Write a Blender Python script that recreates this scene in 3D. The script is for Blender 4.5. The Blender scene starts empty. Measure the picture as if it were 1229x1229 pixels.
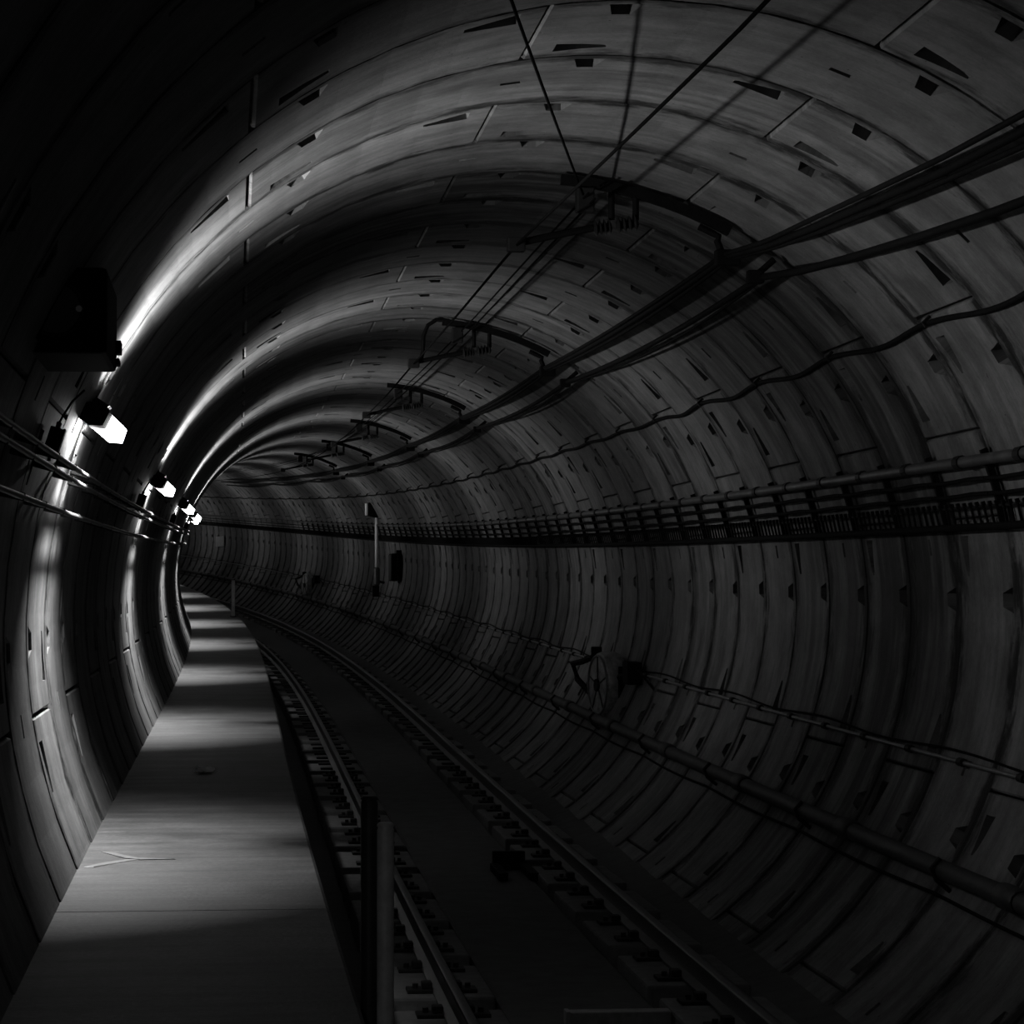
import bpy, bmesh, math, random
from mathutils import Vector, Matrix
random.seed(7)
PI = math.pi
SC = bpy.context.scene
COL = SC.collection

# ------------------------------------------------------------------ camera, world, exposure
K = 2.7                      # tunnel radius in metres; section coordinates below are in radii
K0, K1, GV = -0.003742, 0.00041, 0.000479      # plan curvature, its growth, sag of the alignment
cam_d = bpy.data.cameras.new('camera'); cam = bpy.data.objects.new('camera', cam_d); COL.objects.link(cam)
cam_d.sensor_width = 36.0; cam_d.lens = 3260.445 / 1229 * 36.0
cam_d.shift_x = 0.0012; cam_d.shift_y = -0.001
cam_d.clip_start = 0.05; cam_d.clip_end = 400
YAW, PITCH = 0.115641, 0.027141
cam.location = Vector((-0.681474, 0, 0.084723)) * K
cam.rotation_euler = (PI / 2 + PITCH, 0, -YAW)
SC.camera = cam
wd = bpy.data.worlds.new('world'); SC.world = wd; wd.use_nodes = True
wd.node_tree.nodes['Background'].inputs[0].default_value = (1, 1, 1, 1)
wd.node_tree.nodes['Background'].inputs[1].default_value = 0.0001
SC.view_settings.view_transform = 'Standard'; SC.view_settings.look = 'None'
SC.view_settings.gamma = 1.0; SC.view_settings.exposure = -0.3
SC.view_settings.use_curve_mapping = False
LAMP_W = 56.0                # watts of one reflector face of a lamp
UP_K, DOWN_K, SIDE_K, ACROSS_K = .18, .44, .09, .86     # share of each reflector face
LAMP_S0, LAMP_STEP = 5.08, 3.912

# ------------------------------------------------------------------ alignment
def heading(s): return K0 * s + K1 * s * s / 2
_N = 4000; _S0, _S1 = -4.0, 50.0
_tab = []
def _build():
    x = y = 0.0; h = (_S1 - _S0) / _N
    # integrate from 0 both ways
    pts = {}
    i0 = int(round((0 - _S0) / h))
    xs = [0.0] * (_N + 1); ys = [0.0] * (_N + 1)
    for i in range(i0, _N):
        m = _S0 + (i + .5) * h; a = heading(m)
        xs[i + 1] = xs[i] - math.sin(a) * h; ys[i + 1] = ys[i] + math.cos(a) * h
    for i in range(i0, 0, -1):
        m = _S0 + (i - .5) * h; a = heading(m)
        xs[i - 1] = xs[i] + math.sin(a) * h; ys[i - 1] = ys[i] - math.cos(a) * h
    return xs, ys, h
_XS, _YS, _H = _build()
def centre(s):
    f = (s - _S0) / _H; i = max(0, min(_N - 1, int(f))); t = f - i
    return _XS[i] + (_XS[i + 1] - _XS[i]) * t, _YS[i] + (_YS[i + 1] - _YS[i]) * t
def W(s, u, z):
    x, y = centre(s); a = heading(s)
    return Vector((x + u * math.cos(a), y + u * math.sin(a), z + GV * s * s)) * K
def WP(s, r, deg):
    a = math.radians(deg); return W(s, r * math.cos(a), r * math.sin(a))
def frame(s, u=0, z=0): return Matrix.Translation(W(s, u, z)) @ Matrix.Rotation(heading(s), 4, 'Z')

# ------------------------------------------------------------------ materials
def mat(name, col, rough=.7, metal=0., noise=0., nscale=8., bump=0., spec=.5):
    m = bpy.data.materials.new(name); m.use_nodes = True; nt = m.node_tree; b = nt.nodes['Principled BSDF']
    b.inputs['Roughness'].default_value = rough; b.inputs['Metallic'].default_value = metal
    b.inputs['Specular IOR Level'].default_value = spec
    b.inputs['Base Color'].default_value = (col, col, col, 1)
    if noise or bump:
        tc = nt.nodes.new('ShaderNodeTexCoord'); n = nt.nodes.new('ShaderNodeTexNoise')
        n.inputs['Scale'].default_value = nscale; n.inputs['Detail'].default_value = 6; n.inputs['Roughness'].default_value = .65
        nt.links.new(tc.outputs['Object'], n.inputs['Vector'])
        r = nt.nodes.new('ShaderNodeValToRGB')
        lo = max(0, col * (1 - noise)); hi = col * (1 + noise)
        r.color_ramp.elements[0].position = .3; r.color_ramp.elements[1].position = .7
        r.color_ramp.elements[0].color = (lo, lo, lo, 1); r.color_ramp.elements[1].color = (hi, hi, hi, 1)
        nt.links.new(n.outputs['Fac'], r.inputs['Fac']); nt.links.new(r.outputs['Color'], b.inputs['Base Color'])
        if bump:
            bp = nt.nodes.new('ShaderNodeBump'); bp.inputs['Strength'].default_value = bump; bp.inputs['Distance'].default_value = .01
            nt.links.new(n.outputs['Fac'], bp.inputs['Height']); nt.links.new(bp.outputs['Normal'], b.inputs['Normal'])
    return m

def lining_material():
    """precast concrete: UV.x = metres round the ring, UV.y = 0..1 across the ring"""
    m = bpy.data.materials.new('lining_concrete'); m.use_nodes = True; nt = m.node_tree; L = nt.links.new
    b = nt.nodes['Principled BSDF']; b.inputs['Roughness'].default_value = .75; b.inputs['Specular IOR Level'].default_value = .3
    N = nt.nodes.new
    uv = N('ShaderNodeUVMap'); oi = N('ShaderNodeObjectInfo'); at = N('ShaderNodeAttribute'); at.attribute_type = 'OBJECT'; at.attribute_name = 'ring_dark'
    sx = N('ShaderNodeSeparateXYZ'); L(uv.outputs['UV'], sx.inputs[0])
    w = N('ShaderNodeMath'); w.operation = 'MULTIPLY'; w.inputs[1].default_value = 97.; L(oi.outputs['Random'], w.inputs[0])
    def noise(sc, scale, det=4, rough=.6, woff=0.):
        mp = N('ShaderNodeMapping'); mp.inputs['Scale'].default_value = sc; L(uv.outputs['UV'], mp.inputs['Vector'])
        n = N('ShaderNodeTexNoise'); n.noise_dimensions = '4D'; n.inputs['Scale'].default_value = scale
        n.inputs['Detail'].default_value = det; n.inputs['Roughness'].default_value = rough
        L(mp.outputs[0], n.inputs['Vector'])
        a = N('ShaderNodeMath'); a.inputs[1].default_value = woff; L(w.outputs[0], a.inputs[0]); L(a.outputs[0], n.inputs['W'])
        return n.outputs['Fac']
    def mr(v, a, b_, c, d, smooth=True):
        r = N('ShaderNodeMapRange'); r.interpolation_type = 'SMOOTHSTEP' if smooth else 'LINEAR'
        for i, x in zip((1, 2, 3, 4), (a, b_, c, d)): r.inputs[i].default_value = x
        L(v, r.inputs[0]); return r.outputs[0]
    def mul(a, b_):
        q = N('ShaderNodeMath'); q.operation = 'MULTIPLY'
        for i, x in enumerate((a, b_)):
            if isinstance(x, float): q.inputs[i].default_value = x
            else: L(x, q.inputs[i])
        return q.outputs[0]
    cloud = mr(noise((1, 1.24, 1), 2.6, 8, .68), .3, .7, .62, 1.22)
    fine = mr(noise((1, 1.24, 1), 40, 4, .7, 5.), .25, .75, .86, 1.12)
    streak = mr(noise((.35, 14, 1), 1.0, 5, .6, 11.), .28, .62, .80, 1.06)
    streak2 = mr(noise((.8, 60, 1), 1.0, 3, .6, 23.), .3, .6, .92, 1.03)
    # leak stains running along the ring joints
    d = N('ShaderNodeMath'); d.operation = 'PINGPONG'; d.inputs[1].default_value = .5; L(sx.outputs[1], d.inputs[0])
    wob = mr(noise((3.6, 10, 1), 1.0, 6, .7, 31.), .25, .75, -.10, .13)
    ad = N('ShaderNodeMath'); L(d.outputs[0], ad.inputs[0]); L(wob, ad.inputs[1])
    dd = mul(at.outputs['Fac'], .085); sb = N('ShaderNodeMath'); sb.operation = 'SUBTRACT'; L(ad.outputs[0], sb.inputs[0]); L(dd, sb.inputs[1])
    edge = mr(sb.outputs[0], -.03, .13, .09, 1.)
    # broad dark streaks, stronger on rings set darker
    dm = mr(noise((.5, 5, 1), 1.0, 4, .6, 47.), .38, .6, 1., 0.)
    dk = mul(dm, at.outputs['Fac']); inv = N('ShaderNodeMath'); inv.operation = 'SUBTRACT'; inv.inputs[0].default_value = 1.; L(mul(dk, .75), inv.inputs[1])
    sp = mr(noise((6, 7.5, 1), 4.0, 3, .6, 61.), .28, .33, .22, 1.)     # small chips and holes
    tone = mr(oi.outputs['Random'], 0., 1., .85, 1.1, False)
    v = mul(mul(mul(mul(cloud, fine), mul(streak, streak2)), mul(edge, inv.outputs[0])), mul(mul(sp, tone), .155))
    cc = N('ShaderNodeCombineColor'); [L(v, cc.inputs[i]) for i in range(3)]
    L(cc.outputs[0], b.inputs['Base Color'])
    bp = N('ShaderNodeBump'); bp.inputs['Strength'].default_value = .35; bp.inputs['Distance'].default_value = .012
    L(mul(streak, mul(fine, sp)), bp.inputs['Height']); L(bp.outputs['Normal'], b.inputs['Normal'])
    return m

def floor_material():
    m = bpy.data.materials.new('walkway_concrete'); m.use_nodes = True; nt = m.node_tree; L = nt.links.new; N = nt.nodes.new
    b = nt.nodes['Principled BSDF']; b.inputs['Roughness'].default_value = .62; b.inputs['Specular IOR Level'].default_value = .35
    tc = N('ShaderNodeTexCoord')
    def noise(sc, scale, det, lo, hi, a=.3, z=.7):
        mp = N('ShaderNodeMapping'); mp.inputs['Scale'].default_value = sc; L(tc.outputs['Object'], mp.inputs['Vector'])
        n = N('ShaderNodeTexNoise'); n.inputs['Scale'].default_value = scale; n.inputs['Detail'].default_value = det; n.inputs['Roughness'].default_value = .62
        L(mp.outputs[0], n.inputs['Vector']); r = N('ShaderNodeMapRange'); r.interpolation_type = 'SMOOTHSTEP'
        for i, x in zip((1, 2, 3, 4), (a, z, lo, hi)): r.inputs[i].default_value = x
        L(n.outputs['Fac'], r.inputs[0]); return r.outputs[0]
    def mul(a, c):
        q = N('ShaderNodeMath'); q.operation = 'MULTIPLY'
        for i, x in enumerate((a, c)):
            if isinstance(x, float): q.inputs[i].default_value = x
            else: L(x, q.inputs[i])
        return q.outputs[0]
    big = noise((1.2, .9, 1), 1.3, 5, .62, 1.15); fine = noise((1, 1, 1), 45, 4, .8, 1.15)
    trow = noise((.6, 5, 1), 1.2, 4, .7, 1.1, .32, .62)
    v = mul(mul(big, fine), mul(trow, .12))
    cc = N('ShaderNodeCombineColor'); [L(v, cc.inputs[i]) for i in range(3)]; L(cc.outputs[0], b.inputs['Base Color'])
    bp = N('ShaderNodeBump'); bp.inputs['Strength'].default_value = .3; bp.inputs['Distance'].default_value = .01
    L(mul(big, fine), bp.inputs['Height']); L(bp.outputs['Normal'], b.inputs['Normal'])
    return m

def glow_material(name, power):
    m = bpy.data.materials.new(name); m.use_nodes = True; nt = m.node_tree; nt.nodes.clear()
    o = nt.nodes.new('ShaderNodeOutputMaterial'); a = nt.nodes.new('ShaderNodeAddShader')
    t = nt.nodes.new('ShaderNodeBsdfTransparent'); e = nt.nodes.new('ShaderNodeEmission'); e.inputs[1].default_value = power
    nt.links.new(t.outputs[0], a.inputs[0]); nt.links.new(e.outputs[0], a.inputs[1]); nt.links.new(a.outputs[0], o.inputs[0])
    return m

M_LIN = lining_material(); M_FLOOR = floor_material(); M_GLOW = glow_material('lamp_glass', 7.0); M_GLOW_OPEN = glow_material('lamp_glass_clear', 32.0)
M_GROUT = mat('joint_grout', 0.02, .9, 0, .5, 6)
M_BED = mat('trackbed_concrete', 0.055, .8, 0, .35, 5, .3)
M_BLOCK = mat('block_concrete', 0.11, .8, 0, .35, 9, .3)
M_RAIL = mat('rail_steel', 0.07, .33, .9, .2, 12)
M_IRON = mat('dark_iron', 0.013, .65, .2, .4, 20, 0, .25)
M_BLACK = mat('black_paint', 0.006, .75, 0, .3, 15, 0, .06)
M_RUBBER = mat('cable_sheath', 0.006, .8, 0, .3, 10, 0, .05)
M_GALV = mat('galvanised_steel', 0.2, .42, .6, .25, 18)
M_COND = mat('painted_conduit', 0.055, .5, 0, .3, 18, 0, .3)
M_POST = mat('painted_post', 0.6, .5, 0, .25, 14)
M_PIPE = mat('dull_pipe', 0.06, .45, .2, .4, 9)
M_LOWP = mat('dirty_main', 0.03, .6, .1, .4, 6, .2)
M_WIRE = mat('copper_wire', 0.004, .9, .0, 0, 8, 0, .02)
M_DRUM = mat('grey_drum', 0.42, .6, .1, .6, 9, .2)
M_PAPER = mat('white_paper', 0.8, .8)
M_PLATE = mat('pale_plate', 0.25, .6, .1, .2, 12)
M_CERAM = mat('insulator_ceramic', 0.012, .45, 0, 0, 8, 0, .25)
M_PALE_MARK = mat('pale_fork_mark', 0.18, .6, 0, .25, 25)
M_TIMBER = mat('grey_batten', 0.22, .8, 0, .3, 14, .2)

# ------------------------------------------------------------------ mesh helpers
def new(name, verts, faces, m, parent=None, loc=None, smooth=False):
    me = bpy.data.meshes.new(name)
    o = bpy.data.objects.new(name, me)
    if loc is None: loc = Vector((0, 0, 0))
    me.from_pydata([tuple(Vector(v) - loc) for v in verts], [], faces); me.materials.append(m)
    bm = bmesh.new(); bm.from_mesh(me); bmesh.ops.recalc_face_normals(bm, faces=bm.faces); bm.to_mesh(me); bm.free()
    if smooth:
        for p in me.polygons: p.use_smooth = True
    COL.objects.link(o)
    if parent is not None:
        o.parent = parent; o.location = loc - parent.location if False else loc
    else: o.location = loc
    return o
class MB:
    """collects shapes in local metres, builds one mesh"""
    def __init__(self): self.v = []; self.f = []
    def add(self, vs, fs):
        n = len(self.v); self.v += [tuple(v) for v in vs]; self.f += [tuple(i + n for i in f) for f in fs]
    def hexa(self, p):   # 8 points: bottom 4, top 4
        self.add(p, [(0, 1, 2, 3), (4, 5, 6, 7), (0, 1, 5, 4), (1, 2, 6, 5), (2, 3, 7, 6), (3, 0, 4, 7)])
    def box(self, x0, x1, y0, y1, z0, z1, c=0.0):
        if c <= 0:
            self.hexa([(x0, y0, z0), (x1, y0, z0), (x1, y1, z0), (x0, y1, z0), (x0, y0, z1), (x1, y0, z1), (x1, y1, z1), (x0, y1, z1)]); return
        bm = bmesh.new(); bmesh.ops.create_cube(bm, size=1)
        for v in bm.verts: v.co = Vector(((x0 + x1) / 2 + v.co.x * (x1 - x0), (y0 + y1) / 2 + v.co.y * (y1 - y0), (z0 + z1) / 2 + v.co.z * (z1 - z0)))
        bmesh.ops.bevel(bm, geom=list(bm.edges), offset=c, segments=2, affect='EDGES', profile=.6)
        bm.verts.index_update(); self.add([v.co.copy() for v in bm.verts], [[v.index for v in f.verts] for f in bm.faces]); bm.free()
    def tube(self, pts, r, n=8, cap=True):
        pts = [Vector(p) for p in pts]; rs = r if isinstance(r, (list, tuple)) else [r] * len(pts)
        vs = []; fs = []; up = None
        for i, p in enumerate(pts):
            t = (pts[min(i + 1, len(pts) - 1)] - pts[max(i - 1, 0)]).normalized()
            if up is None:
                up = Vector((0, 0, 1)) if abs(t.z) < .9 else Vector((1, 0, 0))
            a = (up - t * up.dot(t)).normalized(); up = a; b = t.cross(a)
            for k in range(n):
                q = 2 * PI * k / n; vs.append(p + (a * math.cos(q) + b * math.sin(q)) * rs[i])
        for i in range(len(pts) - 1):
            for k in range(n):
                fs.append((i * n + k, i * n + (k + 1) % n, (i + 1) * n + (k + 1) % n, (i + 1) * n + k))
        if cap: fs += [tuple(range(n)), tuple(range((len(pts) - 1) * n, len(pts) * n))]
        self.add(vs, fs)
    def prism(self, poly, y0, y1):   # polygon in x,z extruded along y
        n = len(poly); vs = [(x, y0, z) for x, z in poly] + [(x, y1, z) for x, z in poly]
        self.add(vs, [tuple(range(n)), tuple(range(n, 2 * n))] + [(i, (i + 1) % n, n + (i + 1) % n, n + i) for i in range(n)])
    def build(self, name, m, parent=None, smooth=False, loc=None):
        o = new(name, self.v, self.f, m, None, loc, smooth)
        if parent is not None: o.parent = parent
        return o
def smooth_by_angle(o, deg=40):
    for p in o.data.polygons: p.use_smooth = True
    o.data.set_sharp_from_angle(angle=math.radians(deg)); return o
def tag(o, label=None, cat=None, group=None, kind=None):
    if label: o['label'] = label
    if cat: o['category'] = cat
    if group: o['group'] = group
    if kind: o['kind'] = kind
    return o
def empty(name, Mx):
    o = bpy.data.objects.new(name, None); o.empty_display_size = .1; COL.objects.link(o); o.matrix_world = Mx; return o
def copy_tree(o, parent=None):
    c = o.copy(); COL.objects.link(c); c.parent = parent
    for ch in o.children: copy_tree(ch, c)
    return c
def srange(a, b, step):
    n = max(1, int(round((b - a) / step))); return [a + (b - a) * i / n for i in range(n + 1)]
def sweep(name, m, prof, ss, parent=None, smooth=False, closed=True):
    """profile (u,z) list swept along the alignment"""
    loc = W(ss[0], prof[0][0], prof[0][1]); n = len(prof); vs = []; fs = []
    for s in ss:
        for u, z in prof: vs.append(W(s, u, z))
    for i in range(len(ss) - 1):
        for k in range(n if closed else n - 1):
            fs.append((i * n + k, i * n + (k + 1) % n, (i + 1) * n + (k + 1) % n, (i + 1) * n + k))
    if closed: fs += [tuple(range(n)), tuple(range((len(ss) - 1) * n, len(ss) * n))]
    o = new(name, vs, fs, m, None, loc, smooth)
    if parent is not None: o.parent = parent
    return o
def run(name, m, path, r, ss, n=8, parent=None):
    """tube along the alignment, path(s) -> (u,z)"""
    mb = MB(); pts = [W(s, *path(s)) for s in ss]; mb.tube(pts, r * K, n)
    o = mb.build(name, m, None, True, loc=pts[0])
    if parent is not None: o.parent = parent
    return o
def pol(r, deg): a = math.radians(deg); return (r * math.cos(a), r * math.sin(a))

# ------------------------------------------------------------------ the lining: shell and precast segments
P = 0.460639; SJ0 = 4.2061           # ring width, first ring joint
S_NEAR, S_FAR = -1.5, 46.2
shell_v = []; shell_f = []; NS = 48
ss = srange(S_NEAR, S_FAR, .9)
loc0 = W(0, 0, -1)
for s in ss:
    for k in range(NS): shell_v.append(WP(s, 1.045, 360 * k / NS))
for s in ss:
    for k in range(NS): shell_v.append(WP(s, 1.11, 360 * k / NS))
nn = len(ss) * NS
for i in range(len(ss) - 1):
    for k in range(NS):
        a, b, c, d = i * NS + k, i * NS + (k + 1) % NS, (i + 1) * NS + (k + 1) % NS, (i + 1) * NS + k
        shell_f += [(a, b, c, d), (a + nn, b + nn, c + nn, d + nn)]
for k in range(NS):
    a, b = k, (k + 1) % NS; shell_f += [(a, b, b + nn, a + nn)]
    a, b = (len(ss) - 1) * NS + k, (len(ss) - 1) * NS + (k + 1) % NS; shell_f += [(a, b, b + nn, a + nn)]
WALL = new('wall_tunnel', shell_v, shell_f, M_GROUT, None, loc0, False)
tag(WALL, 'circular bored tunnel lined with rings of precast concrete segments', kind='structure')

def segment_mesh(name, span, feats):
    """inner face at radius 1 with chamfered edges and cast recesses.
    feats: (theta0, theta1, row, taper0, taper1, insetA, depth0, depth1)"""
    ROWS = {'near': (.08, .25), 'mid': (.465, .525), 'far': (.74, .885)}
    ga = .13; g = .0085
    ths = {0.0 + ga, ga + .22, span - ga - .22, span - ga}
    for f in feats: ths |= {f[0], f[1]}
    n = max(2, int(span / 5))
    for i in range(1, n):
        t = span * i / n
        if all(not (f[0] - .8 < t < f[1] + .8) for f in feats) and .9 < t < span - .9: ths.add(t)
    ths = sorted(ths)
    ys = sorted({g, g + .012, 1 - g - .012, 1 - g} | {v for r in ROWS.values() for v in r})
    # shift of grid vertices by tapering
    mv = {}
    for t0, t1, row, ta, tb, ina, d0, d1 in feats:
        y0, y1 = ROWS[row]; mid = (y0 + y1) / 2; h = (y1 - y0) / 2
        for t in ths:
            if t0 <= t <= t1:
                q = (t - t0) / (t1 - t0); tp = ta + (tb - ta) * q
                mv[(t, y0)] = (t, mid - h * tp); mv[(t, y1)] = (t + ina * (1 - 2 * q), mid + h * tp)
    vs = []; uv = []; idx = {}
    def V(t, y, r):
        a = math.radians(t); vs.append((r * math.cos(a) * K, y * P * K, r * math.sin(a) * K)); uv.append((math.radians(t) * K, y)); return len(vs) - 1
    for i, t in enumerate(ths):
        for j, y in enumerate(ys):
            r = 1.0 if (0 < i < len(ths) - 1 and 0 < j < len(ys) - 1) else 1.006
            tt, yy = mv.get((t, y), (t, y)); idx[i, j] = V(tt, yy, r)
    fs = []; cells = {}
    for t0, t1, row, ta, tb, ina, d0, d1 in feats:
        y0, y1 = ROWS[row]; i0, i1 = ths.index(t0), ths.index(t1); j0, j1 = ys.index(y0), ys.index(y1)
        assert j1 == j0 + 1
        lo = []; hi = []
        for i in range(i0, i1 + 1):
            qq = (ths[i] - t0) / (t1 - t0); dd = d0 + (d1 - d0) * qq
            for lst, k in ((lo, idx[i, j0]), (hi, idx[i, j1])):
                x, y, z = vs[k]; r = math.hypot(x, z); sc = (r + dd * K) / r
                vs.append((x * sc, y, z * sc)); uv.append(uv[k]); lst.append(len(vs) - 1)
        m = i1 - i0
        for i in range(m):
            cells[i0 + i, j0] = 1
            fs.append((lo[i], lo[i + 1], hi[i + 1], hi[i]))
            fs.append((idx[i0 + i, j0], idx[i0 + i + 1, j0], lo[i + 1], lo[i]))
            fs.append((idx[i0 + i, j1], idx[i0 + i + 1, j1], hi[i + 1], hi[i]))
        fs.append((idx[i0, j0], idx[i0, j1], hi[0], lo[0])); fs.append((idx[i1, j0], idx[i1, j1], hi[m], lo[m]))
    for i in range(len(ths) - 1):
        for j in range(len(ys) - 1):
            q = [idx[i, j], idx[i + 1, j], idx[i + 1, j + 1], idx[i, j + 1]]
            if (i, j) not in cells: fs.append(tuple(q))
    # side walls out to the shell
    I, J = len(ths) - 1, len(ys) - 1
    def out(k):
        x, y, z = vs[k]; r = math.hypot(x, z); sc = 1.05 * K / r; vs.append((x * sc, y, z * sc)); uv.append(uv[k]); return len(vs) - 1
    loop = [idx[i, 0] for i in range(I + 1)] + [idx[I, j] for j in range(1, J + 1)] + [idx[i, J] for i in range(I - 1, -1, -1)] + [idx[0, j] for j in range(J - 1, 0, -1)]
    ol = [out(k) for k in loop]
    for a in range(len(loop)):
        b = (a + 1) % len(loop); fs.append((loop[a], loop[b], ol[b], ol[a]))
    me = bpy.data.meshes.new(name); me.from_pydata(vs, [], fs)
    ul = me.uv_layers.new(name='UVMap')
    for lp in me.loops: ul.data[lp.index].uv = uv[lp.vertex_index]
    me.materials.append(M_LIN)
    bm = bmesh.new(); bm.from_mesh(me); bmesh.ops.recalc_face_normals(bm, faces=bm.faces)
    # face the tunnel axis
    f0 = max(bm.faces, key=lambda f: f.calc_area()); c = f0.calc_center_median()
    if f0.normal.dot(Vector((c.x, 0, c.z))) > 0: bmesh.ops.reverse_faces(bm, faces=bm.faces)
    bm.to_mesh(me); bm.free()
    return me
def pocket(t): return (t - 1.6, t + 1.6, 'near', 1.0, 1.0, .75, .034, .034)
def wedge_up(t0, row): return (t0, t0 + 5.2, row, 1.0, .3, 0., .034, .003)
def wedge_dn(t0, row): return (t0, t0 + 5.2, row, .3, 1.0, 0., .003, .034)
def hole(t): return (t - 1.1, t + 1.1, 'mid', .75, .75, 0., .014, .004)
FULL = [pocket(23), pocket(52.7), wedge_up(2.6, 'near'), wedge_dn(51.0 + .9, 'far'), hole(30)]
SEG = {
 'full': segment_mesh('lining_segment_full', 60.0, FULL),
 'short': segment_mesh('lining_segment_short', 45.1, [pocket(8.8 + .2), pocket(38.4), wedge_up(2.4, 'far'), wedge_dn(37.0, 'far'), hole(22.7)]),
 'long': segment_mesh('lining_segment_long', 63.8, [pocket(23.6), pocket(53.4), wedge_up(2.6, 'near'), wedge_dn(56.4, 'far'), hole(32)]),
 'key': segment_mesh('lining_segment_key', 11.0, []),
}
TYPE_A = [(39.0, 'full'), (98.9, 'full'), (158.8, 'full'), (278.9, 'full'), (338.9, 'full')]
TYPE_B = [(12.5, 'key'), (23.5, 'short'), (68.6, 'full'), (128.7, 'full'), (188.7, 'full'), (248.7, 'full'), (308.7, 'long')]
rng = random.Random(3)
count = 0
K_FIRST, K_PARTS, K_LAST = -5, 45, 91
def ring_matrix(k): return frame(SJ0 + k * P)
dark_rings = {4: .95, 5: .9, 6: .7, 7: .6, 3: .4, 10: .5, 14: .7}  # listed rings set darker by hand; the others get random dirt
for k in range(K_FIRST, K_PARTS):
    Mx = ring_matrix(k); ring_dark = dark_rings.get(k, rng.choice([.1, .25, .35, .6]))
    for th, kind in (TYPE_A if k % 2 == 0 else TYPE_B):
        if k < -3 and kind == 'key': continue
        o = bpy.data.objects.new('lining_segment', SEG[kind]); COL.objects.link(o)
        o.parent = WALL; o.matrix_parent_inverse = WALL.matrix_world.inverted() if False else Matrix.Translation(-loc0)
        o.matrix_basis = Mx @ Matrix.Rotation(-math.radians(th), 4, 'Y')
        o['ring_dark'] = ring_dark if math.cos(math.radians(th + 30)) > -.2 else ring_dark * .4
        count += 1
# far rings, too small to pick apart: one part
bmf = bmesh.new(); uvl = bmf.loops.layers.uv.new('UVMap')
for k in range(K_PARTS, K_LAST):
    Mx = ring_matrix(k)
    for th, kind in (TYPE_A if k % 2 == 0 else TYPE_B):
        tmp = SEG[kind].copy(); tmp.transform(Mx @ Matrix.Rotation(-math.radians(th), 4, 'Y')); 
        o_ = rng.random() * 40
        for d in tmp.uv_layers[0].data: d.uv = (d.uv[0] + o_, d.uv[1])
        bmf.from_mesh(tmp); bpy.data.meshes.remove(tmp)
me = bpy.data.meshes.new('far_lining'); bmf.to_mesh(me); bmf.free(); me.materials.append(M_LIN)
fo = bpy.data.objects.new('far_lining_segment', me); COL.objects.link(fo); fo.parent = WALL; fo.matrix_parent_inverse = Matrix.Translation(-loc0)
fo['ring_dark'] = .4; fo['kind'] = 'stuff'

# ------------------------------------------------------------------ walkway and track bed
WZ, WU = -0.41, -0.505
wroot = empty('floor_walkway', frame(4.0, -.7, WZ)); tag(wroot, 'raised concrete walkway along the left wall', kind='structure')
edges = [S_NEAR, 1.0, 4.09, 11.2, 15.0, 19.0, 24.0, 29.0, 34.0, 39.0, 46.2]
for a, b in zip(edges, edges[1:]):
    a2, b2 = a + .003, b - .003
    prof = [(-.93, WZ), (WU - .006, WZ), (WU, WZ - .006), (WU, -.87), (-.72, -.87), (-.93, -.55)]
    o = sweep('walkway_slab', M_FLOOR, prof, srange(a2, b2, .5)); mw = o.matrix_world.copy()
    o.parent = wroot; o.matrix_parent_inverse = wroot.matrix_world.inverted()
broot = sweep('floor_trackbed', M_BED, [(-.56, -.87), (.68, -.87), (.60, -.95), (-.50, -.95)], srange(S_NEAR, S_FAR, .6))
tag(broot, 'dark concrete invert carrying the track', kind='structure')
cs = sweep('centre_slab', M_BED, [(-.098, -.868), (.214, -.868), (.214, -.803), (.206, -.797), (-.09, -.797), (-.098, -.803)], srange(S_NEAR, S_FAR, .6))
cs.parent = broot; cs.matrix_parent_inverse = Matrix.Translation(-broot.location)
sh = sweep('shoulder_slab', M_BED, [(.47, -.868), (.70, -.868), (.70, -.80), (.62, -.80), (.47, -.845)], srange(S_NEAR, S_FAR, .6))
sh.parent = broot; sh.matrix_parent_inverse = Matrix.Translation(-broot.location)

def rail_profile(u, ztop):
    p = [(-.072, 0), (.072, 0), (.072, .012), (.012, .03), (.009, .12), (.034, .13), (.036, .15), (.030, .159), (.018, .163), (-.018, .163), (-.030, .159), (-.036, .15), (-.034, .13), (-.009, .12), (-.012, .03), (-.072, .012)]
    return [(u + x / K * .85, ztop - (.163 - z) / K * .95) for x, z in p]
RL, RR, ZL, ZR = -.21, .322, -.729, -.711
for u, z, lab in ((RL, ZL, 'steel running rail on the side next to the raised walkway'), (RR, ZR, 'steel running rail on the outer side towards the right wall')):
    o = sweep('running_rail', M_RAIL, rail_profile(u, z), srange(S_NEAR, S_FAR, .4)); smooth_by_angle(o, 35)
    tag(o, lab, 'rail')
# support blocks, two rail seats each
BP = .617
def make_block(u, zt, detail, u0, u1):
    root = empty('rail_block', Matrix())
    L2 = .235 * K
    mb = MB(); mb.box((u0 - u) * K, (u1 - u) * K, -L2, L2, -.868 * K - zt * K, 0, .018); mb.build('concrete_block', M_BLOCK, root)
    for sg in (-1, 1):
        y = sg * .154 * K
        b = MB(); b.box(-.20, .20, y - .085, y + .085, .0, .022, .005)
        bp = b.build('baseplate', M_IRON, root)
        if detail:
            for sx in (-1, 1):
                c = MB(); c.box(sx * .085 - .03, sx * .085 + .03, y - .05, y + .05, .022, .06, .008)
                c.tube([(sx * .15, y, .02), (sx * .15, y, .048)], .016, 6); c.build('rail_clip', M_IRON, bp)
    return root
n_blk = 0
ORD = ['first', 'second', 'third', 'fourth', 'fifth', 'sixth', 'seventh', 'eighth', 'ninth', 'tenth', 'eleventh', 'twelfth']
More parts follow.
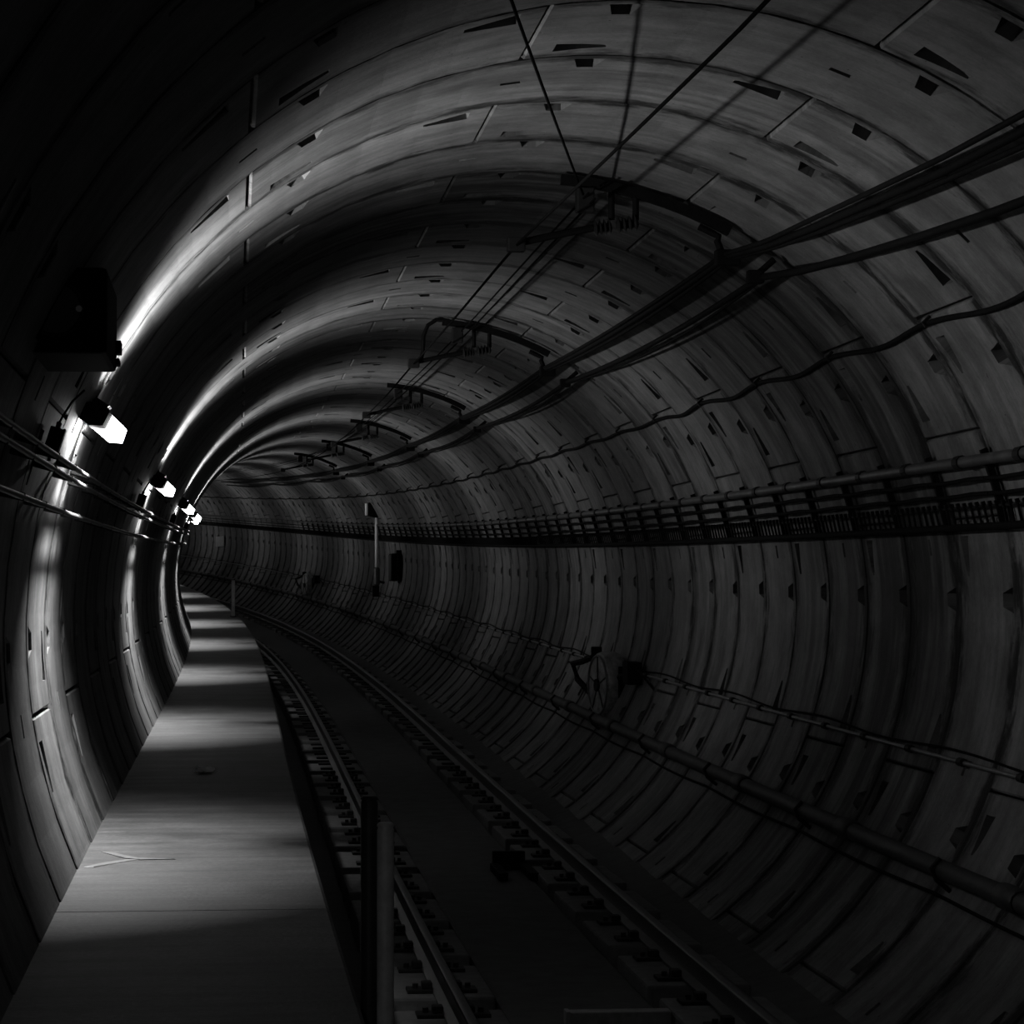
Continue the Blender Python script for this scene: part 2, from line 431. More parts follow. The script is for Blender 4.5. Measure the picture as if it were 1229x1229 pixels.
for u, zt, ph, u0, u1, lab, grp in ((RL, ZL - .063, 5.28, -.335, -.103, 'concrete block carrying the rail beside the walkway', 'blocks under the walkway side rail'),
                               (RR, ZR - .063, 5.28, .219, .44, 'concrete block carrying the outer rail below the right wall', 'blocks under the outer rail')):
    near = make_block(u, zt, True, u0, u1); far = None; proto_used = False
    s = ph; i = 0
    while s < 34:
        if s < 12:
            o = near if not proto_used else copy_tree(near); proto_used = True
        else:
            if far is None: far = make_block(u, zt, False, u0, u1); o = far
            else: o = copy_tree(far)
        side = 'walkway side rail' if u < 0 else 'outer rail'
        lb = '%s concrete block from the bottom edge of the picture under the %s' % (ORD[i], side) if i < 12 else 'one of the small distant concrete blocks under the %s' % side
        o.matrix_world = frame(s, u, zt); tag(o, lb, 'rail block', grp); s += BP; n_blk += 1; i += 1

# ------------------------------------------------------------------ lamps on the left wall
def area(name, parent, loc, direction, size, power, spread):
    d = bpy.data.lights.new(name, 'AREA'); d.shape = 'RECTANGLE'; d.size = size[0]; d.size_y = size[1]; d.energy = power; d.spread = math.radians(spread)
    o = bpy.data.objects.new(name, d); COL.objects.link(o); o.parent = parent; o.location = loc
    o.rotation_euler = Vector(direction).to_track_quat('-Z', 'Y').to_euler(); return o
LU, LZ = -.90, .378                       # lamp origin in section
def lp(u, z): return ((u - LU) * K, (z - LZ) * K)
def make_lamp(lit=True):
    root = empty('wall_lamp', Matrix())
    h = MB(); poly = [lp(-.936, .380), lp(-.922, .400), lp(-.896, .404), lp(-.876, .392), lp(-.873, .383), lp(-.885, .3595), lp(-.910, .3595)]
    h.prism(poly, -.42, -.10); h.prism([lp(-.940, .386), lp(-.926, .405), lp(-.900, .409), lp(-.884, .398), lp(-.900, .376), lp(-.918, .368)], -.10, .13); hb = smooth_by_angle(h.build('housing', M_BLACK, root), 25)
    f = MB(); f.prism([lp(-.945, .392), lp(-.930, .412), lp(-.90, .417), lp(-.878, .403), lp(-.884, .399), lp(-.903, .411), lp(-.926, .406), lp(-.938, .388)], -.10, .145)
    f.build('hood_rim', M_BLACK, root)
    g = MB(); c = [lp(-.914, .366), lp(-.8795, .3905), lp(-.849, .361), lp(-.8575, .337), lp(-.882, .3385)]
    g.prism(c, -.12, .09); gl = g.build('glass', M_GLOW if lit else M_PLATE, root)
    b = MB(); x0, z0 = lp(-.94, .385); x1, z1 = lp(-.962, .33)
    b.tube([(x0 + .03, 0, z0), (x0 - .03, 0, z0 - .02), (x1, 0, z1)], .016, 8); b.build('bracket', M_IRON, root)
    w = MB(); x0, z0 = lp(-.915, .41)
    w.tube([(x0 + .03 * math.cos(t) - .0, 0.0, z0 + .07 * math.sin(t)) for t in [PI * i / 10 for i in range(11)]], .007, 6); w.build('cable_loop', M_RUBBER, root)
    if lit:
        x, z = lp(-.869, .362)
        sz = (.07, .07)
        for sg in (-1, 1):
            area('reflector_up', root, (x, sg * .03, z + .02), (.32, sg * .46, 1), sz, LAMP_W * UP_K, 80)
            area('reflector_down', root, (x - .02, sg * .03, z - .03), (-.16, sg * .40, -1), sz, LAMP_W * DOWN_K, 78)
            area('reflector_side', root, (x - .07, sg * .05, z - .035), (-.85, sg * 1, -.05), (.04, .04), LAMP_W * SIDE_K, 78)
        area('reflector_across', root, (x + .02, 0, z), (1, 0, .66), sz, LAMP_W * ACROSS_K, 134)
    return root
lamp_lab = ['lit wall lamp nearest the camera with large glowing glass, below the black box',
 'second lit wall lamp from the camera on the left wall', 'third lit wall lamp along the left wall',
 'fourth lit wall lamp, small, where the left wall bends away', 'fifth wall lamp along the left wall hidden by the bend',
 'sixth wall lamp along the left wall hidden by the bend', 'seventh wall lamp along the left wall hidden by the bend',
 'eighth wall lamp along the left wall hidden by the bend', 'ninth wall lamp along the left wall hidden by the bend',
 'tenth wall lamp along the left wall hidden by the bend', 'last wall lamp along the left wall hidden by the bend']
proto = make_lamp()
for i in range(-1, 11):
    o = proto if i == 0 else copy_tree(proto)
    if i < 0:
        for ch in o.children:
            if ch.type == 'LIGHT': ch.data = ch.data.copy(); ch.data.energy *= .2
            elif ch.name.startswith('glass'): ch.data = ch.data.copy(); ch.data.materials[0] = M_GLOW_OPEN
    o.matrix_world = frame(LAMP_S0 + i * LAMP_STEP, LU, LZ); tag(o, lamp_lab[i] if i >= 0 else 'wall lamp behind the camera, out of the picture to the left', 'lamp', 'lamps along the left wall')

# ------------------------------------------------------------------ pipes on the left wall, junction boxes
for th, r, lab in ((163.3, .968, 'upper thin pale conduit of the pair below the wall lamps'), (164.5, .968, 'lower thin pale conduit of the pair below the wall lamps'), (168.0, .968, 'single pale conduit on the left wall below the pair')):
    o = run('wall_conduit', M_COND, lambda s, th=th, r=r: pol(r, th), .0048, srange(S_NEAR, 44, .25)); tag(o, lab, 'conduit', 'conduits on the left wall')
    mb = MB()
    for k in range(-6, 60):
        s = SJ0 + k * P + .1; a = WP(s, r - .004, th); b = WP(s, 1.0, th)
        t = (WP(s + .01, r, th) - WP(s - .01, r, th)).normalized() * .015
        for q in (0,): mb.tube([a, b], .016, 6)
    c = mb.build('standoff_clamp', M_IRON, None, False, loc=o.location.copy()); c.parent = o; c.location = (0, 0, 0); c['kind'] = 'stuff'
def make_jbox():
    root = empty('junction_box', Matrix())
    # local x points off the wall, y along the tunnel, z up the wall
    mb = MB(); mb.box(0, .09, -.06, .06, -.09, .09, .01); mb.build('box_body', M_BLACK, root)
    mb = MB(); mb.box(.09, .104, -.066, .066, -.096, .096, .005); mb.build('box_lid', M_IRON, root)
    for y in (-.03, .03):
        mb = MB(); mb.tube([(.045, y, .085), (.045, y, .13)], .016, 8); mb.build('cable_gland', M_IRON, root)
    mb = MB(); mb.tube([(.045, -.03, .12), (.06, -.02, .2), (.08, .05, .3), (.13, .09, .40)], .008, 6); mb.build('lamp_cable', M_RUBBER, root)
    mb = MB(); mb.tube([(.045, 0, -.08), (.06, 0, -.15)], .014, 8); mb.build('drop_tube', M_GALV, root)
    return root
jl = ['small black junction box on the left wall under the nearest lit lamp', 'small black junction box under the second lit lamp', 'small black junction box under the third lit lamp',
      'small black junction box under the fourth lit lamp']
jp = make_jbox()
for i in range(4):
    o = jp if i == 0 else copy_tree(jp)
    s = LAMP_S0 + i * LAMP_STEP - .72; th = 161.9
    Mx = Matrix.Translation(WP(s, .995, th)) @ Matrix.Rotation(heading(s), 4, 'Z') @ Matrix.Rotation(-math.radians(th - 180), 4, 'Y') @ Matrix.Scale(.62, 4)
    o.matrix_world = Mx; tag(o, jl[i], 'junction box', 'junction boxes below the lamps')

# ------------------------------------------------------------------ black box hung high on the left wall, near
root = empty('equipment_box', frame(3.8, -.88, .385)); tag(root, 'big black equipment box hung on the left wall above the nearest lamp', 'equipment box')
def q(u, z): return ((u + .88) * K, (z - .385) * K)
x0, z0 = q(-.95, .388); x1, z1 = q(-.822, .505)
mb = MB(); mb.box(x0, x1, -.35, .54, 0.01, z1, .02); mb.build('case', M_BLACK, root)
mb = MB(); mb.box(x1 - .02, x1 + .022, .40, .52, .075, .125, .004); mb.build('latch', M_BLACK, root)
mb = MB(); mb.box(x1 - .02, x1 + .016, .40, .52, .03, .055, .004); mb.build('hinge', M_BLACK, root)
mb = MB(); mb.tube([(x0 + .16 + .10 * math.cos(t), -.36, .17 + .10 * math.sin(t)) for t in [2 * PI * i / 24 for i in range(25)]], .008, 6); mb.build('round_bezel', M_IRON, root)
mb = MB(); mb.tube([(x0 + .16, -.352, .17), (x0 + .16, -.362, .17)], .09, 20); mb.build('round_window', M_CERAM, root)
mb = MB(); mb.tube([(x1 - .10, -.352, .17), (x1 - .10, -.37, .17)], .012, 10); mb.build('glint_stud', M_GALV, root)  # bright stud standing in for a glint on the case front
mb = MB(); mb.box(x0 - .05, x0 + .12, -.2, .45, z1 - .005, z1 + .02, .004); mb.build('mounting_plate', M_IRON, root)

# ------------------------------------------------------------------ right wall: pipe, cables, hung cable with hangers
SR = srange(1.0, 44, .12)
o = run('wall_pipe', M_PIPE, lambda s: pol(.966, 20.1), .0125, SR, 10); tag(o, 'thick grey pipe running along the top of the right wall cable band', 'pipe')
for k in range(-4, 70):
    s = SJ0 + k * P + .12
    mb = MB(); mb.tube([WP(s - .02, .966, 20.1), WP(s + .02, .966, 20.1)], .0155 * K, 10)
    a = WP(s, .966, 20.1); c = mb.build('pipe_clamp', M_IRON, None, False, loc=a.copy()); c.parent = o; c.location = a - o.location
for th, lab in ((17.7, 'upper of two thin black cables under the thick wall pipe'), (15.75, 'lower of two thin black cables under the thick wall pipe')):
    c = run('wall_cable', M_RUBBER, lambda s, th=th: pol(.965, th + .1 * math.sin(s * 13.6)), .0048, SR, 6); tag(c, lab, 'cable', 'cables on the right wall')
root = run('hung_cable', M_RUBBER, lambda s: pol(.962, 11.6), .0085, SR, 8)
tag(root, 'black cable hung on rows of short hangers, lowest of the right wall band', 'cable')
mw = run('messenger_wire', M_IRON, lambda s: pol(.966, 14.15), .003, SR, 6); mwl = mw.location.copy(); mw.parent = root; mw.location = mwl - root.location
hm = None; far = MB(); i = 0; s = 4.2
while s < 43:
    a = WP(s, .962, 14.6); b = WP(s + .006, .958, 11.4)
    if i < 200:
        if hm is None:
            mb = MB(); L = (a - b).length; mb.box(-.006, .006, -.009, .009, -L, 0); mb.box(-.010, .010, -.013, .013, -.02, .010)
            ho = mb.build('hanger', M_BLACK, root); hm = ho.data
        else:
            ho = bpy.data.objects.new('hanger', hm); COL.objects.link(ho); ho.parent = root
        th = 13.0; Mx = Matrix.Translation(a) @ Matrix.Rotation(heading(s), 4, 'Z') @ Matrix.Rotation(-math.radians(13.), 4, 'Y') @ Matrix.Rotation(.12 * math.sin(i * 7.1), 4, 'X')
        ho.matrix_parent_inverse = Matrix.Translation(-root.location); ho.matrix_basis = Mx
    else: far.tube([a, b], .011, 4)
    i += 1; s += .0505
fh = far.build('far_hangers', M_BLACK, None, False, loc=root.location.copy()); fh.parent = root; fh.location = (0, 0, 0); fh['kind'] = 'stuff'
# vertical bracket straps of the cable band, one per ring joint
strap = None
for k in range(3, 62):
    s = SJ0 + k * P - .03
    pts = [(r, t) for t in srange(10.9, 21.2, 1.5) for r in (0,)]
    if strap is None:
        mb = MB(); th0 = 16.0
        for ra in (.975,):
            lo = [(ra * K * math.cos(math.radians(t)), ra * K * math.sin(math.radians(t))) for _, t in pts]
            hi = [((ra + .015) * K * math.cos(math.radians(t)), (ra + .015) * K * math.sin(math.radians(t))) for _, t in pts]
            mb.prism(lo + hi[::-1], -.02, .02)
        for t in (11.0, 15.4, 17.35, 19.2):
            x, z = .985 * K * math.cos(math.radians(t)), .985 * K * math.sin(math.radians(t)); x2, z2 = .957 * K * math.cos(math.radians(t)), .957 * K * math.sin(math.radians(t))
            mb.box(x2, x, -.02, .02, z - .008, z + .008)
        c0 = Vector((.975 * K, 0, .19 * K))
        strap = mb.build('cable_bracket', M_BLACK, None, False, loc=None); o = strap
    else:
        o = bpy.data.objects.new('cable_bracket', strap.data); COL.objects.link(o)
    o.matrix_world = frame(s); tag(o, '%s black upright strap bracket of the right wall cable band, counted from the right edge' % ORD[k - 3] if k < 15 else 'one of the small distant black strap brackets of the right wall cable band', 'bracket', 'brackets of the right wall cable band')

# sagging black cable on the upper right wall
o = run('sagging_cable', M_RUBBER, lambda s: pol(.988, 37.7 + (.5 if s < 9 else .22) * math.sin((s - 5.24) * 2 * PI / (2 * P))), .0062, srange(1.2, 44, .06), 7)
tag(o, 'single black cable sagging between hooks on the upper right wall', 'cable')
for k in range(-2, 34):
    s = 5.47 + (k - 1) * 2 * P
    a = WP(s, .982, 38.3); mb = MB(); mb.tube([WP(s, .979, 38.0), WP(s, .979, 38.6), WP(s, 1.0, 38.7)], .010, 6)
    c = mb.build('cable_hook', M_IRON, None, False, loc=a.copy()); c.parent = o; c.location = a - o.location

# slim conduit and big main low on the right wall
o = run('slim_conduit', M_GALV, lambda s: pol(.984, -18.9), .0050, SR, 8); tag(o, 'slim metal conduit on the lower right wall running past the round drum', 'conduit')
c = run('thin_cable', M_RUBBER, lambda s: pol(.988, -17.9 + .35 * math.sin(s * 4.55)), .003, SR, 5); tag(c, 'thin slack cable clipped just above the slim lower right conduit', 'cable')
for k in range(-4, 64):
    s = SJ0 + k * P + .2
    mb = MB(); mb.tube([WP(s - .018, .982, -18.9), WP(s + .018, .982, -18.9)], .0098 * K, 8)
    a = WP(s, .968, -18.9); c = mb.build('conduit_clip', M_IRON, None, False, loc=a.copy()); c.parent = o; c.location = a - o.location
o = run('water_main', M_LOWP, lambda s: pol(.966, -32.6), .0205, SR, 12); tag(o, 'thick dark pipe on brackets low on the right wall', 'pipe')
for k in range(-1, 26):
    s = 5.0 + k * 1.38
    mb = MB(); mb.tube([WP(s - .06, .963, -32.6), WP(s - .055, .963, -32.6), WP(s + .055, .963, -32.6), WP(s + .06, .963, -32.6)], [.0215 * K, .0255 * K, .0255 * K, .0215 * K], 12)
    a = WP(s, .963, -32.6); c = smooth_by_angle(mb.build('pipe_coupling', M_LOWP, None, False, loc=a.copy()), 50); c.parent = o; c.location = a - o.location
    s += .5; mb = MB(); mb.tube([WP(s, .945, -31.6), WP(s, .940, -33.2), WP(s, .962, -34.1), WP(s, 1.0, -34.3)], .014, 6)
    a = WP(s, .963, -33); c = mb.build('pipe_bracket', M_IRON, None, False, loc=a.copy()); c.parent = o; c.location = a - o.location
c = run('drooping_cable', M_RUBBER, lambda s: pol(.988, -35.4 - .4 * abs(math.sin(s * 2.27))), .004, SR, 5); tag(c, 'thin black cable looping under the thick dark pipe', 'cable')

# ------------------------------------------------------------------ upper right feeder cables
SUP = [6.0, 9.6, 13.2, 17.0, 20.7, 24.4, 28.1, 31.8]
def lerp_tab(tab, s):
    if s <= tab[0][0]:
        (a, x), (b, y) = tab[0], tab[1]; return x + (y - x) * (s - a) / (b - a)
    for (a, x), (b, y) in zip(tab, tab[1:]):
        if s <= b: return x + (y - x) * (s - a) / (b - a)
    return tab[-1][1]
def feeder(tab, top, amt):
    def f(s):
        if s <= 6.0: return pol(.925, lerp_tab(tab + [(6.0, top)], s))
        a = max(x for x in SUP if x <= s); nx = [x for x in SUP if x > s]; b = nx[0] if nx else a + 3.7
        t = (s - a) / (b - a); return pol(.925, top + min(1.5, (s - 6) * .12) - amt * 4 * t * (1 - t))
    return f
fd = [([(3.88, 56.7), (4.33, 57.0), (4.81, 57.9), (5.21, 58.7), (5.65, 59.5)], 61.2, .7, .0055, 'uppermost of the black feeder cables strung below the roof'),
      ([(3.96, 55.2), (4.41, 55.6), (4.87, 56.7), (5.27, 57.6), (5.65, 58.7)], 60.7, 1.0, .0080, 'thick black feeder cable in the middle of the strung group'),
      ([(4.02, 53.8), (4.45, 54.6), (4.80, 55.4), (5.25, 56.6), (5.65, 58.0)], 60.1, 1.4, .0055, 'lowest of the grouped black feeder cables below the roof'),
      ([(4.24, 48.6), (4.40, 48.9), (4.81, 50.0), (5.27, 51.5), (5.70, 53.2)], 55.2, 1.3, .0080, 'separate thick black cable below the feeder group at upper right'),
      ([(4.24, 48.3), (4.40, 48.5), (4.81, 49.5), (5.27, 51.0), (5.70, 52.8)], 54.8, 2.2, .0040, 'thin black cable running close under the separate thick one')]
for tab, top, amt, r, lab in fd:
    o = run('feeder_cable', M_RUBBER, feeder(tab, top, amt), r, srange(2.3, 36, .1), 7); smooth_by_angle(o, 60)
    tag(o, lab, 'cable', 'feeder cables at the upper right')

# ------------------------------------------------------------------ overhead line supports and wires
def make_support(loop):
    root = empty('overhead_support', Matrix())
    def Q(u, z): return (u * K, 0, z * K)
    def arc(r, a, b, n=14): return [(r * K * math.cos(math.radians(a + (b - a) * i / n)), 0, r * K * math.sin(math.radians(a + (b - a) * i / n))) for i in range(n + 1)]
    mb = MB(); inner = [(p[0], p[2]) for p in arc(.966, 62, 85.5)]; outer = [(p[0], p[2]) for p in arc(.988, 62, 85.5)]
    mb.prism(inner + outer[::-1], -.03, .03); mb.build('ceiling_channel', M_BLACK, root)
    mb = MB(); mb.tube([Q(.19, .965), Q(.19, .885)], .02, 8); mb.tube([Q(.245, .95), Q(.245, .885)], .02, 8); mb.build('drop_post', M_BLACK, root)
    for x0, x1 in ((.15, .19), (.20, .25)):
        mb = MB(); n = 4
        for i in range(n):
            a = x0 + (x1 - x0) * i / n; b = x0 + (x1 - x0) * (i + 1) / n
            mb.tube([Q(a, .873 + (a - .2) * .15), Q((a + b) / 2, .873 + (a - .2) * .15), Q(b, .873 + (b - .2) * .15)], [.022, .052, .022], 12)
        mb.build('insulator', M_CERAM, root)
    mb = MB(); mb.tube([Q(.15, .866), Q(.06, .848), Q(-.02, .830)], .022, 8); mb.build('steady_arm', M_BLACK, root)
    mb = MB(); mb.box(-.045 * K, -.005 * K, -.05, .05, .810 * K, .842 * K, .01); mb.build('wire_clamp', M_IRON, root)
    mb = MB(); mb.box(.11 * K, .15 * K, -.05, .05, .90 * K, .955 * K, .01); mb.build('messenger_clamp', M_IRON, root)
    mb = MB(); mb.tube(arc(.955, 66, 63, 3) + [Q(.43, .84), Q(.44, .815)], .022, 8); mb.box(.425 * K, .48 * K, -.05, .05, .785 * K, .82 * K, .01); mb.build('cable_saddle', M_BLACK, root)
    mb = MB(); mb.tube([Q(.56, .80), Q(.52, .765)], .02, 8); mb.box(.498 * K, .535 * K, -.045, .045, .745 * K, .775 * K, .01); mb.build('cable_cleat', M_BLACK, root)
    if loop:
        mb = MB(); mb.tube([Q(.0, .835), Q(.008, .87), Q(.010, .925), Q(.025, .962), Q(.055, .982)] + arc(.984, 86.2, 84, 3), .020, 8); mb.build('jumper_loop', M_BLACK, root)
    return root
sl = ['nearest black overhead line support with insulators on the tunnel roof', 'second overhead line support, with a tall bow shaped jumper', 'third overhead line support along the roof',
      'fourth overhead line support along the roof', 'fifth overhead line support, small, far along the roof', 'sixth overhead line support, very small, far along the roof']
pa = make_support(False); pb = make_support(True)
for i in range(6):
    o = pa if i == 0 else pb if i == 1 else copy_tree(pa)
    o.matrix_world = frame(SUP[i]); tag(o, sl[i], 'support', 'overhead line supports')
def contact(s):
    return (-.025 + .045 * max(0, min(1, (6.0 - s) / 2.5)), .824 - .004 * math.sin((s - 6) * PI / 3.6) ** 2)
o = run('contact_wire', M_WIRE, contact, .0032, srange(1.0, 38, .15), 6); tag(o, 'overhead contact wire slung from the left ends of the roof supports', 'wire')
for du, dz, lab in ((.125, .93, 'left of the two messenger wires under the roof'), (.140, .918, 'right of the two messenger wires under the roof')):
    o = run('messenger_wire', M_WIRE, lambda s, du=du, dz=dz: (du + .02 * math.sin((s - 6) * PI / 7.2) ** 2, dz - .0 + .012 * math.sin((s - 6) * PI / 7.2) ** 2), .0026, srange(5.9, 38, .15), 6)
    tag(o, lab, 'wire', 'messenger wires under the roof')
pts = [W(1.2, -.52, .80), W(3.65, -.274, .88), W(4.6, -.10, .885), W(5.95, .12, .935)]
mb = MB(); mb.tube([W(s, -.278 + (s - 3.65) * (.398 / 2.3), .876 + (s - 3.65) * (.058 / 2.3)) for s in srange(3.0, 5.95, .2)], .0026 * K, 6)
o = mb.build('tie_wire', M_WIRE, None, True, loc=pts[1].copy()); tag(o, 'slanting tie wire from the left roof to the nearest overhead support', 'wire')
mb = MB(); a = W(3.0, -.39, .86); b = WP(3.0, 1.0, 113); mb.tube([a, b], .014, 6); c = mb.build('roof_anchor', M_IRON, None, False, loc=a.copy()); c.parent = o; c.location = a - o.location

# ------------------------------------------------------------------ round drums on the right wall
def make_drum():
    root = empty('wall_drum', Matrix())          # local origin at section (.84,-.39), x right
    R_ = .138 * K
    mb = MB()
    prof = [(.0, .0), (.0, R_ * .86), (.015, R_ * .96), (.05, R_), (.20, R_), (.24, R_ * .94), (.26, 0.)]
    n = 28; vs = []; fs = []
    for x, r in prof[1:-1]:
        for k in range(n): vs.append((x, r * math.cos(2 * PI * k / n), r * math.sin(2 * PI * k / n)))
    for i in range(len(prof) - 3):
        for k in range(n): fs.append((i * n + k, i * n + (k + 1) % n, (i + 1) * n + (k + 1) % n, (i + 1) * n + k))
    fs += [tuple(range(n)), tuple(range((len(prof) - 3) * n, (len(prof) - 2) * n))]
    turned = []
    mb.add(vs, fs); turned.append(smooth_by_angle(mb.build('drum', M_DRUM, root), 35))
    mb = MB(); mb.tube([(-.006, R_ * .88 * math.cos(t), R_ * .88 * math.sin(t)) for t in [2 * PI * i / 28 for i in range(29)]], .012, 6); turned.append(mb.build('rim', M_PLATE, root))
    mb = MB(); mb.tube([(-.03, 0, 0), (.01, 0, 0)], .07, 12); turned.append(mb.build('hub', M_IRON, root))
    for a in range(5):
        mb = MB(); t = 2 * PI * a / 5 + .3; mb.tube([(-.003, .06 * math.cos(t), .06 * math.sin(t)), (-.003, R_ * .85 * math.cos(t), R_ * .85 * math.sin(t))], .010, 6); turned.append(mb.build('spoke', M_PIPE, root))
    for o in turned: o.rotation_euler.z = math.radians(11)
    mb = MB(); mb.box(-.02, .10, R_ + .03, R_ + .09, -.44, .42, .012); mb.build('far_post', M_BLACK, root)
    mb = MB(); mb.tube([(.0, R_ + .08, .30), (-.06, R_ + .5, .24), (-.10, R_ + 1.1, .20), (-.06, R_ + 1.0, .02), (-.0, R_ + .45, -.10), (.02, R_ + .08, -.16)], .035, 8); mb.build('bail_arm', M_BLACK, root)
    mb = MB(); mb.box(.17, .235, -R_ - .10, -R_ - .03, -.40, .22, .010); mb.build('near_post', M_BLACK, root)
    mb = MB(); mb.box(.10, .26, -R_ - 1.25, -R_ - .85, .06, .30, .015); mb.tube([(.19, -R_ - .86, .16), (.19, -R_ - .06, .10)], .04, 8); mb.build('motor_box', M_BLACK, root)
    mb = MB(); mb.tube([(.12, -R_ - .1, -.30), (.14, -R_ * .3, -.47), (.14, R_ + .06, -.42)], .035, 8); mb.build('lower_strut', M_BLACK, root)
    mb = MB(); mb.tube([(.17, -R_ - 1.24, .27), (.26, -R_ - 2.2, .02)], .012, 6); mb.build('feed_cable', M_RUBBER, root)
    return root
d = make_drum(); d.matrix_world = frame(11.15, .838, -.39); tag(d, 'round grey drum in a black bracket on the right wall, the large near one', 'drum', 'round drums on the right wall')
d2 = copy_tree(d); d2.matrix_world = frame(31.3, .838, -.39); tag(d2, 'small far round drum in a black bracket, beyond the lamp pole', 'drum', 'round drums on the right wall')

# ------------------------------------------------------------------ lamp on a pole by the right wall, black cabinet behind it
root = empty('pole_lamp', frame(25.2, .90, -.22)); tag(root, 'lamp with black hood on a pale upright pole against the right wall', 'lamp')
mb = MB(); mb.tube([(0.0, 0, .40), (0, 0, 1.75)], .045, 10); mb.build('pole', M_PAPER, root, True)
mb = MB(); mb.tube([(0, 0, -.02), (0, 0, .02), (0, 0, .40), (0, 0, .44)], [.05, .085, .085, .05], 10); mb.build('pole_base', M_PIPE, root)
mb = MB(); mb.prism([(-.24, 1.74), (-.02, 1.68), (.10, 1.70), (.12, 1.92), (.06, 2.03), (-.21, 2.06)], -.15, .15); mb.build('hood', M_BLACK, root)
mb = MB(); mb.box(-.285, -.235, -.13, .13, 1.74, 2.04, .008); mb.build('lens', M_PAPER, root)
mb = MB(); mb.tube([(-.05 + .07 * math.cos(t), 0, 2.0 + .1 * math.sin(t)) for t in [PI * i / 10 for i in range(11)]], .012, 6); mb.build('cable_loop', M_RUBBER, root)
mb = MB(); mb.tube([(0, 0, .1), (.2, 0, .05)], .03, 6); mb.tube([(0, 0, 1.2), (.27, 0, 1.2)], .02, 6); mb.build('wall_bracket', M_IRON, root)
mb = MB(); mb.box(-.1, .06, -.08, .08, -.30, -.02, .01); mb.build('foot_box', M_BLACK, root)
root = empty('wall_cabinet', frame(24.0, .955, -.16)); tag(root, 'black cabinet with a wire loop, beside the lamp pole on the right wall', 'cabinet')
mb = MB(); mb.box(-.14, .10, -.35, .35, 0, .66, .02); mb.build('cabinet_body', M_BLACK, root)
mb = MB(); mb.box(-.155, -.142, -.32, .32, .03, .63, .005); mb.build('cabinet_door', M_IRON, root)
mb = MB(); mb.tube([(-.02 + .05 * math.cos(t), -.75 + .33 * math.cos(t), .33 + .36 * math.sin(t)) for t in [2 * PI * i / 24 for i in range(25)]], .02, 6); mb.build('wire_loop', M_RUBBER, root)
mb = MB(); mb.box(-.02, .14, -.25, .25, .66, .74, .01); mb.build('top_bracket', M_IRON, root)
root = empty('sign_plate', frame(39.5, .985, -.05)); tag(root, 'small pale square plate far along the right wall', 'sign')
mb = MB(); mb.box(-.03, .0, -.9, .9, -.16, .24, .006); mb.build('plate', M_PLATE, root)
mb = MB(); mb.box(-.0, .06, -.8, .8, -.02, .05, .004); mb.build('backing_rail', M_IRON, root)

# ------------------------------------------------------------------ posts at the walkway edge
def make_post(h, r, m):
    root = empty('handrail_post', Matrix())
    mb = MB(); mb.tube([(0, 0, 0), (0, 0, h - .01), (0, 0, h)], [r, r, r * .85], 16); smooth_by_angle(mb.build('post_tube', m, root), 40)
    mb = MB(); mb.tube([(0, 0, h), (0, 0, h + .006), (0, 0, h + .012)], [r * 1.02, r * 1.02, r * .8], 16); mb.build('post_cap', m, root)
    mb = MB(); mb.box(-.07, .07, -.07, .07, 0, .015, .004); mb.build('foot_plate', M_IRON, root)
    return root
p = make_post((-.186 + .868) * K, .0255, M_POST); p.matrix_world = frame(2.99, -.487, -.868); tag(p, 'pale upright steel post at the walkway edge, nearest the camera', 'post', 'posts along the walkway edge')
p = make_post((-.183 + .868) * K, .029, M_COND); p.matrix_world = frame(3.32, -.487, -.868); tag(p, 'upright steel post just behind the nearest pale post, coloured dark for shade', 'post', 'posts along the walkway edge')  # darker colour put in for the shade this post stands in
p = make_post(.29 * K, .04, M_POST); p.matrix_world = frame(22.2, -.548, WZ); tag(p, 'lone pale post standing far along the walkway edge', 'post', 'posts along the walkway edge')

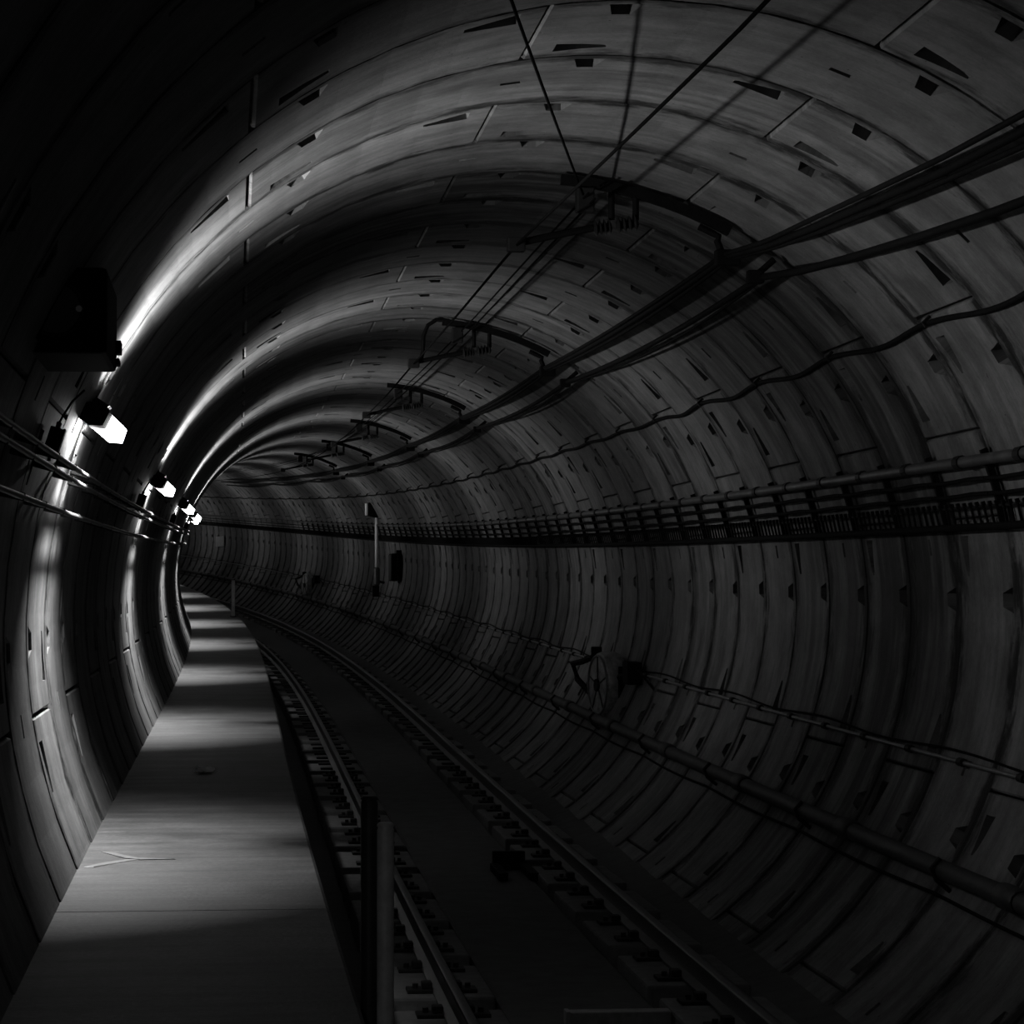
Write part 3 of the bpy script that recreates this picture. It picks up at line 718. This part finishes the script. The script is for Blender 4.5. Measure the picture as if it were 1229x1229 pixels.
# ------------------------------------------------------------------ small things on the ground
root = empty('loose_batten', frame(5.33, .112, -.797)); tag(root, 'pale batten lying across the centre slab at the bottom of the picture', 'batten')
mb = MB(); mb.box(-.29, .27, -.055, .055, .0, .075, .008); mb.build('batten_body', M_TIMBER, root)
mb = MB(); mb.box(-.295, -.27, -.06, .06, .0, .08, .006); mb.build('end_cap', M_PLATE, root)
root = empty('steel_frame', frame(8.05, .165, -.797)); tag(root, 'small black steel frame on the centre slab beside an outer rail block', 'frame')
mb = MB(); mb.box(-.13, .13, .05, .13, .0, .15, .006); mb.build('cross_bar', M_BLACK, root)
for x in (-.12, .12):
    mb = MB(); mb.box(x - .035, x + .035, -.75, .05, .0, .06, .006); mb.build('side_bar', M_BLACK, root)
# crumpled paper
bm = bmesh.new(); bmesh.ops.create_icosphere(bm, subdivisions=2, radius=.05); r2 = random.Random(5)
for v in bm.verts: v.co = Vector((v.co.x * 1.3, v.co.y * 1.8, v.co.z * .45)) * (1 + r2.uniform(-.35, .3))
me = bpy.data.meshes.new('paper_scrap'); bm.to_mesh(me); bm.free(); me.materials.append(M_PAPER)
zmin = min(v.co.z for v in me.vertices)
o = bpy.data.objects.new('paper_scrap', me); COL.objects.link(o); o.matrix_world = frame(6.86, -.723, WZ) @ Matrix.Translation((0, 0, -zmin)); tag(o, 'small white paper scrap lying on the dark stretch of walkway', 'litter')
# pale forked mark, a thin flat mesh at the foot of the left wall
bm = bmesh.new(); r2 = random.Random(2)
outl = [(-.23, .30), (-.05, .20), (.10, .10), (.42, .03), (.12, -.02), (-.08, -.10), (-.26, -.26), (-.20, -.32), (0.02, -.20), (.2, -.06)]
def vee(t):  # V shape
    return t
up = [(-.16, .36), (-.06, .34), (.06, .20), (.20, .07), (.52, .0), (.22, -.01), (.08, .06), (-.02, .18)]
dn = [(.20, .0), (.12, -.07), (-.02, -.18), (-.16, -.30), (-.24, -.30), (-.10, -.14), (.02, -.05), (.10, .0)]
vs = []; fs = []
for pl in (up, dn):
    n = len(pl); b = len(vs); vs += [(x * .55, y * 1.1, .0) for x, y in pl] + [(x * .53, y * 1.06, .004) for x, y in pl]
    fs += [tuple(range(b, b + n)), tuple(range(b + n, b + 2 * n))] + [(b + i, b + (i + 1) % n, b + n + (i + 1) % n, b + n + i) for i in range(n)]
o = new('pale_fork_mark', vs, fs, M_PALE_MARK); o.matrix_world = frame(4.82, -.855, WZ); tag(o, 'pale forked mark on the walkway at the foot of the left wall', 'patch')
print('segments', count, 'blocks', n_blk)
